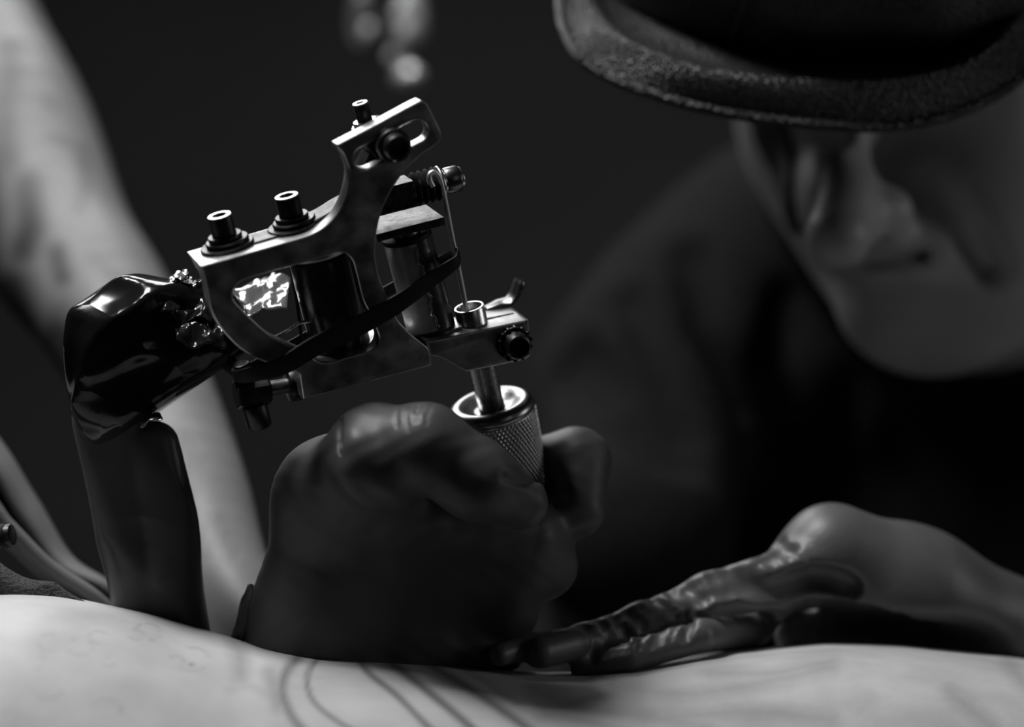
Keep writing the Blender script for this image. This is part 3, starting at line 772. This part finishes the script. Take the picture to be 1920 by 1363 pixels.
for k in range(15):     # wrinkles across the index finger
    u = k / 14.0
    cx = 1110 + u * 370; cy = 1182 - u * 135 - (8 if 0.4 < u < 0.8 else 0)
    a = 0.75 + rng.uniform(-.25, .25); ln = rng.uniform(34, 52)
    q = [hit(fn0, cx - ln * math.cos(a) * t, cy - ln * math.sin(a) * t) for t in (1, .66, .33, 0, -.33, -.66)]
    q = [p for p in q if p is not None]
    if len(q) > 1: hb.append(('cut', q, rng.uniform(.0016, .0030), .0012))
for k in range(9):
    cx = 1110 + k * 22 + rng.uniform(-6, 6); cy = 1222 - k * 5
    q = [hit(fn0, cx + rng.uniform(-4, 4) - 6 * t, cy + 26 * t) for t in (-1, -.5, 0, .5)]
    q = [p for p in q if p is not None]
    if len(q) > 1: hb.append(('cut', q, rng.uniform(.0010, .0018), .001))
for k in range(10):
    cx = 1500 + k * 26 + rng.uniform(-6, 6); cy = 1150 + k * 4
    q = [hit(fn0, cx + 4 * t, cy + 30 * t) for t in (-.6, 0, .5, 1)]
    q = [p for p in q if p is not None]
    if len(q) > 1: hb.append(('cut', q, rng.uniform(.0012, .0022), .004))
# hollow folds where the fingers bend
def hollow(pts, r, k):
    q = [hit(fn0, a, b) for a, b in pts]; q = [p + np.array([0, .002, 0]) for p in q if p is not None]
    hb.append(('cut', q, r, k))
hollow([(1438, 1043), (1462, 1030), (1482, 1032)], .0026, .0015)
hollow([(1490, 1098), (1530, 1084), (1570, 1088), (1592, 1100)], .0040, .002)
hollow([(1400, 1090), (1440, 1110), (1500, 1105)], .003, .005)
gb, gb_fn = blob('glove', hb, 0.0011, M['glove_worn'], artist, lo=P(1960, 1330, .0) * np.array([0, 0, 1]) + np.array([P(880, 0, 0)[0] - .01, -.005, 0]), hi=np.array([P(2150, 0, .12)[0] + .01, .15, P(0, 900, .12)[2]]))
# wet smear on the fingertips
for (px_, py_, rx_) in ((1015, 1218, 22), (1060, 1208, 20)):
    p0 = hit(gb_fn, px_, py_)

# ---------------------------------------------------------------- capped person: head and neck, shirt, cap
hc = c(1800, 230, .235)
face = [
    ('ell', c(1800, 190, .235), (.082, .088, .072), None, .01),
    ('ell', c(1790, 460, .205), (.046, .054, .042), None, .03),
    ('ell', c(1730, 590, .185), (.025, .022, .019), None, .02),          # chin
    ('ell', c(1860, 360, .165), (.034, .022, .036), None, .02),          # near cheek
    ('ell', c(1540, 380, .185), (.010, .020, .016), None, .012),         # far cheek
    ('cap', c(1618, 190, .150), c(1600, 320, .136), .0085, .0095, .012), # nose bridge
    ('cap', c(1600, 320, .136), c(1570, 440, .118), .0095, .0092, .006), # nose
    ('ell', c(1572, 446, .118), (.0098, .0100, .0098), None, .004),
    ('cap', c(1600, 420, .130), c(1650, 395, .140), .0090, .0085, .006), # side of the nose
    ('ell', c(1662, 392, .138), (.0085, .0095, .0088), None, .004),      # near wing
    ('ell', c(1670, 460, .160), (.020, .016, .010), None, .012),         # upper lip
    ('ell', c(1690, 505, .158), (.016, .014, .0075), None, .006),        # lower lip
    ('cap', c(1560, 130, .150), c(1880, 150, .150), .013, .013, .016),   # brow
    ('cutell', c(1700, 250, .128), (.017, .016, .013), None, .012),      # near eye socket
    ('cutell', c(1500, 260, .150), (.014, .016, .013), None, .010),      # far eye socket
    ('ell', c(1702, 250, .163), (.0125, .0125, .0125), None, .002),      # eye
    ('cut', [c(1615, 492, .150), c(1660, 484, .145), c(1720, 482, .146), c(1790, 470, .158)], .0016, .004),   # mouth line
    ('cut', [c(1735, 350, .145), c(1800, 420, .142), c(1850, 500, .150)], .003, .010),                        # cheek fold
    ('cutell', c(1625, 445, .136), (.0045, .005, .003), None, .003),     # nostril
    ('cap', c(1860, 420, .28), c(1840, 800, .38), .052, .058, .02),      # neck
    ('ell', c(2190, 300, .25), (.008, .018, .030), None, .006),          # ear
]
head, head_fn = blob('head', face, 0.0022, M['skin_face'], artist)
hair = [('ell', hc + np.array([.006, .022, .012]), (.084, .082, .098), None, 0.0),
        ('fn', lambda p, d: smax(d, -(p[..., 1] - (hc[1] - 0.010)), 0.006)),
        ('fn', lambda p, d: smax(d, -(p[..., 2] - (hc[2] - 0.050)), 0.006))]
blob('cheek_shade', [('path', [c(1415, 180, .20), c(1432, 290, .195), c(1462, 400, .185), c(1478, 440, .18)], [R(62, .2), R(62, .2), R(40, .2), R(18, .2)], .01),
                  ('fn', lambda p, d: np.maximum(d, head_fn(p) - 0.0022))], 0.0018, M['hair'], artist)  # dark shell added to shade the far cheek and temple
blob('hair', hair, 0.003, M['hair'], artist)
shirt = [
    ('cap', c(1440, 560, .34), c(1215, 740, .30), .048, .042, .03),        # shoulder
    ('cap', c(1215, 740, .30), c(1190, 1000, .24), .042, .038, .02),       # upper arm
    ('cap', c(1440, 400, .36), c(1330, 600, .33), .030, .045, .03),
    ('ell', c(1650, 980, .40), (.150, .10, .14), None, .05),               # chest
    ('cap', c(1560, 640, .36), c(1900, 760, .36), .050, .066, .04),
    ('cap', c(1640, 700, .30), c(1950, 690, .30), .026, .030, .02),        # collar, raised to put shade-dark cloth over the neck
    ('cap', c(1950, 760, .36), c(2120, 1120, .22), .055, .048, .04),       # other shoulder and sleeve
]
fn0 = field(shirt)
sh = list(shirt)
for pts, r in [([(1060, 700), (1130, 770), (1240, 850)], .004), ([(1090, 660), (1180, 740), (1290, 860)], .005), ([(1180, 560), (1240, 680), (1290, 800)], .004), ([(1300, 480), (1330, 620), (1400, 760)], .005), ([(1480, 560), (1450, 700), (1460, 860)], .005), ([(1600, 720), (1560, 860), (1580, 1000)], .005)]:
    q = [hit(fn0, a, b) for a, b in pts]; q = [p for p in q if p is not None]
    if len(q) > 1: sh.append(('cut', q, r, .012))
blob('shirt', sh, 0.0035, M['shirt'], artist)
# forearm that links the sleeve to the hand on the skin
blob('forearm', [('path', [c(2120, 1120, .24), c(2290, 1240, .25), c(1990, 1215, .115)], [.040, .040, .024], .01)], 0.003, M['skin_arm'], artist)

# cap: crown, peak, seam, stitches
cap_c = c(1570, -120, .150)
crown = [('ell', cap_c, (.085, .104, .0555), None, .01),
         ('ell', c(1760, -110, .235), (.098, .105, .064), None, .03),
         ('fn', lambda p, d: d + 0.0009 * np.sin(p[..., 0] * 150 + 2 * np.sin(p[..., 2] * 90)))]
cap_ob = empty('cap', cap_c, None, None); cap_ob.parent = artist
cap_ob.location = Vector(cap_c - base(artist))
crown_ob, crown_fn = blob('crown', crown, 0.0018, M['crown_leather'], cap_ob)
vout = [(1046, -70), (1050, 0), (1056, 50), (1085, 105), (1150, 148), (1240, 181), (1330, 205), (1480, 228), (1640, 238), (1760, 222), (1850, 188), (1920, 140), (1970, 80), (1995, 0)]
vin = [(1125, -80), (1125, -20), (1140, 15), (1165, 55), (1210, 90), (1275, 118), (1360, 138), (1480, 148), (1640, 148), (1750, 132), (1830, 100), (1880, 50), (1910, 0), (1920, -60)]
yo = [.118, .108, .100, .090, .085, .082, .081, .080, .080, .081, .083, .088, .10, .12]
yi = [.136, .126, .116, .100, .089, .082, .080, .079, .079, .080, .082, .088, .102, .124]
so = spline([(a, b, y) for (a, b), y in zip(vout, yo)], 8); si = spline([(a, b, y) for (a, b), y in zip(vin, yi)], 8)
Vv_, Fv_ = [], []
NR = 14; NI = 6
hub = P(1600, -10, .165)
for A_, B_ in zip(so, si):
    po, pi_ = P(*A_), P(*B_)
    for k in range(NR):
        t = k / (NR - 1)
        q = po * (1 - t) + pi_ * t
        q = q + np.array([0, -0.004, 0.006]) * math.sin(math.pi * t) * 0.8
        Vv_.append(q)
    for k in range(1, NI + 1):        # the peak runs on under the crown
        Vv_.append(pi_ + (hub - pi_) * 0.75 * k / NI)
NR = NR + NI
for i in range(len(so) - 1):
    for k in range(NR - 1): Fv_.append((i * NR + k, (i + 1) * NR + k, (i + 1) * NR + k + 1, i * NR + k + 1))
peak = mesh('peak', Vv_, Fv_, M['leather'], None)
peak.parent = cap_ob
for v in peak.data.vertices: v.co -= Vector(cap_c)
so_m = peak.modifiers.new('thickness', 'SOLIDIFY'); so_m.thickness = 0.0035; so_m.offset = -1
# piping along the peak edge
tube('peak_edge', [Vector(P(*q) - cap_c) for q in so], 0.0018, M['leather'], cap_ob, 8)
def on_crown(pts, lift=0.0):
    q = [hit(crown_fn, a, b) for a, b in pts]
    return [Vector(p - cap_c + np.array([0, -lift, 0])) for p in q if p is not None]
seam_px = [tuple(p) for p in spline([(1350, 140), (1372, 80), (1392, 20), (1408, -40)], 8)]
sv = on_crown(seam_px)
if len(sv) > 2: tube('seam', sv, 0.0014, M['crown_leather'], cap_ob, 8)
for side in (-18, 22):
    for k in range(0, len(seam_px) - 1, 2):
        q = on_crown([(seam_px[k][0] + side, seam_px[k][1]), (seam_px[k][0] * .4 + seam_px[k + 1][0] * .6 + side, seam_px[k][1] * .4 + seam_px[k + 1][1] * .6)], 0.0001)
        if len(q) == 2: tube('stitch', q, 0.0005, M['hair'], cap_ob, 6)

# ---------------------------------------------------------------- plastic sleeve over the clip cord
sleeve = empty('cord_sleeve', P(260, 700, 0.02), 'glossy black plastic sleeve wrapped round the clip cord behind the machine', 'plastic sleeve')
YS = .022
def crumple(amp, f, seed):
    def g(p, d):
        x, y, z = p[..., 0] * f + seed, p[..., 1] * f, p[..., 2] * f
        w = np.abs(np.sin(x + 1.7 * np.sin(z * .7 + y))) + np.abs(np.sin(z * 1.1 + 1.3 * np.sin(x * .9) + y * .6)) - 1.2
        return d + amp * w
    return ('fn', g)
def halfplane(p0, p1, Y, k):
    a = P(*p0, Y); b = P(*p1, Y); t = (b - a) / np.linalg.norm(b - a); n_ = np.array([-t[2], 0, t[0]])
    return ('fn', lambda p, d: smax(d, (p - a) @ n_, k))
bag = [
    ('cap', c(405, 590, YS - .002), c(300, 605, YS), R(50, YS), R(84, YS), .010),
    ('cap', c(300, 605, YS), c(215, 640, YS), R(100, YS), R(108, YS), .012),
    ('cap', c(215, 640, YS), c(210, 740, YS + .002), R(100, YS), R(84, YS), .012),
    ('cap', c(410, 640, YS), c(250, 745, YS), R(46, YS), R(62, YS), .012),
    crumple(.0017, 120, 1.0),
    ('path', [c(150, 600, YS - .0105), c(230, 590, YS - .0155), c(330, 560, YS - .0125)], [.0008, .0012, .0008], .003),
    ('path', [c(170, 700, YS - .0145), c(260, 660, YS - .0155), c(350, 650, YS - .010)], [.0008, .0012, .0008], .003),
    ('path', [c(230, 800, YS - .0110), c(300, 740, YS - .010), c(390, 690, YS - .007)], [.0008, .0012, .0008], .003),
    halfplane((128, 590), (243, 508), YS, .002),
    halfplane((243, 508), (400, 540), YS, .003),
    halfplane((122, 700), (142, 572), YS, .002),
    halfplane((148, 900), (122, 690), YS, .003),
    halfplane((450, 672), (250, 800), YS, .003),
]
blob('sleeve_body', bag, 0.0010, M['film'], sleeve)
tail = [
    ('path', [c(205, 760, YS + .006), c(222, 900, YS + .007), c(255, 1060, YS + .009), c(280, 1200, YS + .012)], [R(72, YS), R(64, YS), R(58, YS), R(62, YS)], .006),
    ('path', [c(290, 835, YS + .004), c(310, 960, YS + .006), c(325, 1100, YS + .009), c(335, 1210, YS + .012)], [R(50, YS), R(56, YS), R(58, YS), R(62, YS)], .002),
    ('cut', [c(240, 815, YS - .010), c(262, 930, YS - .008), c(290, 1050, YS - .006), c(320, 1150, YS - .004)], .0040, .002),
    ('fn', lambda p, d: smax(d, -(p[..., 1] - (YS - .0015)), .003)),
    crumple(.0006, 90, 2.0),
]
blob('sleeve_tail', tail, 0.0013, M['film_grey'], sleeve)
def crumpled_sheet(name, corners, nx, ny, amp, mat, parent, seed=0.0, **kw):
    """thin creased film between four corners (scene coordinates)"""
    A, B, C_, D = [np.array(q) for q in corners]; V = []; F = []
    nrm = np.cross(B - A, D - A); nrm /= np.linalg.norm(nrm)
    for j in range(ny):
        for i in range(nx):
            u, v = i / (nx - 1), j / (ny - 1)
            q = (A * (1 - u) + B * u) * (1 - v) + (D * (1 - u) + C_ * u) * v
            w = noise.noise(Vector((u * 3.1 + seed, v * 2.3, seed))) + 0.5 * abs(noise.noise(Vector((u * 7 + seed, v * 6, 3.1))))
            V.append(q + nrm * amp * w)
    for j in range(ny - 1):
        for i in range(nx - 1): F.append((j * nx + i, j * nx + i + 1, (j + 1) * nx + i + 1, (j + 1) * nx + i))
    o = mesh(name, V, F, mat, parent, **kw)
    md = o.modifiers.new('thickness', 'SOLIDIFY'); md.thickness = 0.00025
    return o
crumpled_sheet('film_flap', [P(420, 590, .018), P(540, 582, .016), P(545, 512, .036), P(420, 535, .034)], 26, 16, .003, M['film_clear'], sleeve, 1.3)
crumpled_sheet('film_flap', [P(300, 592, .004), P(400, 606, .006), P(396, 518, .020), P(330, 520, .020)], 22, 18, .003, M['film'], sleeve, 4.2)
crumpled_sheet('film_flap', [P(330, 640, .000), P(425, 655, .002), P(410, 575, .012), P(330, 590, .008)], 22, 18, .003, M['film'], sleeve, 7.7)
crumpled_sheet('film_flap', [P(318, 532, .012), P(355, 518, .012), P(352, 506, .020), P(330, 515, .022)], 12, 8, .002, M['film_clear'], sleeve, 2.2)
crumpled_sheet('film_flap', [P(262, 797, .006), P(306, 786, .006), P(300, 772, .016), P(285, 775, .016)], 12, 8, .0015, M['film_clear'], sleeve, 5.2)
crumpled_sheet('glove_cuff', [P(432, 1204, .026), P(458, 1208, .024), P(476, 1096, .026), P(464, 1094, .028)], 10, 20, .0015, M['cuff'], hand_ob, 6.1)
tube('clip_cord', [Vector(P(*q) - base(sleeve)) for q in [(480, 730, .02), (440, 690, .02), (380, 650, .022), (300, 640, .022), (220, 690, .022), (205, 800, .026), (230, 1000, .03), (270, 1190, .034)]], 0.0022, M['rubber'], sleeve, 8)

# ---------------------------------------------------------------- things at the lower left
def drape(name, rows, mat, th=0.0012, n=8, **kw):
    R_ = [spline(r, n) for r in rows]; cols = len(R_[0])
    S = [spline([tuple(R_[j][i]) for j in range(len(R_))], 6) for i in range(cols)]
    m_ = len(S[0]); V = []; F = []
    for i in range(cols):
        for q in S[i]: V.append(P(*q))
    for i in range(cols - 1):
        for j in range(m_ - 1): F.append((i * m_ + j, (i + 1) * m_ + j, (i + 1) * m_ + j + 1, i * m_ + j + 1))
    o = mesh(name, V, F, mat, None, **kw)
    md = o.modifiers.new('thickness', 'SOLIDIFY'); md.thickness = th
    return o
drape('draped_cloth', [
    [(-260, 640, .10), (-40, 790, .09), (60, 930, .085), (130, 1045, .08), (200, 1095, .075), (250, 1150, .075)],
    [(-260, 740, .06), (-40, 850, .06), (40, 960, .06), (110, 1055, .06), (195, 1100, .055), (250, 1160, .06)],
    [(-260, 830, .09), (-50, 890, .085), (20, 980, .08), (100, 1060, .075), (190, 1112, .07), (250, 1170, .07)],
    [(-260, 860, .05), (-50, 925, .05), (20, 985, .05), (90, 1055, .05), (175, 1115, .05), (250, 1180, .055)],
    [(-260, 930, .07), (-60, 985, .07), (10, 1020, .07), (70, 1075, .07), (150, 1125, .07), (240, 1190, .07)]],
    M['cloth'], label='plain grey cloth draped in soft folds at the lower left', cat='cloth')
blob('knit_cloth', [('path', [c(-260, 990, .02), c(-40, 1080, .016), c(60, 1120, .014), c(160, 1165, .016), c(260, 1205, .018)], [R(70, .02), R(40, .02), R(34, .02), R(36, .02), R(30, .02)], .004), crumple(.0012, 160, 3.0)],
     0.0013, M['knit'], None, label='black knitted fabric bunched along the skin at the lower left edge', cat='fabric')
tool = empty('marker_pen', P(10, 1003, .03), 'black capped rod end poking in at the left edge over the grey cloth', 'pen')
o0, o1 = P(-260, 1050, .04), P(24, 1002, .03)
turned('barrel', rod_prof(R(21, .03), 0, np.linalg.norm(o1 - o0), .0006), o0 - base(tool), o1 - o0, M['black_steel'], tool)
turned('cap_ring', [(R(19, .03), -.0002), (R(23, .03), 0), (R(23, .03), .0016), (R(19, .03), .0018)], o0 + (o1 - o0) * .93 - base(tool), o1 - o0, M['rubber'], tool)

# ---------------------------------------------------------------- out-of-focus film hanging at the back
bag_b = [('path', [c(775, -240, .45), c(765, -60, .45), c(760, 50, .45), c(745, 95, .45), c(768, 160, .45)], [.012, .010, .006, .005, .006], .01),
         ('path', [c(720, -160, .46), c(690, 0, .46), c(672, 60, .46), c(680, 90, .46)], [.006, .006, .005, .003], .01),
         crumple(.0025, 120, 0.4)]
hf, _ = blob('hanging_film', bag_b, 0.0020, M['film_dim'], None, label='shiny crumpled clear film hanging out of focus behind the machine top', cat='plastic film')
for (qx, qy, rr_, hz) in ((768, 148, .0070, 1.0), (772, 30, .0072, 1.9), (735, 105, .003, 1.0), (690, 60, .003, 1.6)):
    blob('film_glint', [('ell', c(qx, qy, .445), (rr_, rr_, rr_ * hz), None, 0), crumple(rr_ * .14, 260, qx)], 0.0012, M['bokeh'], hf)  # glints off the film, built as lumps in a paler film
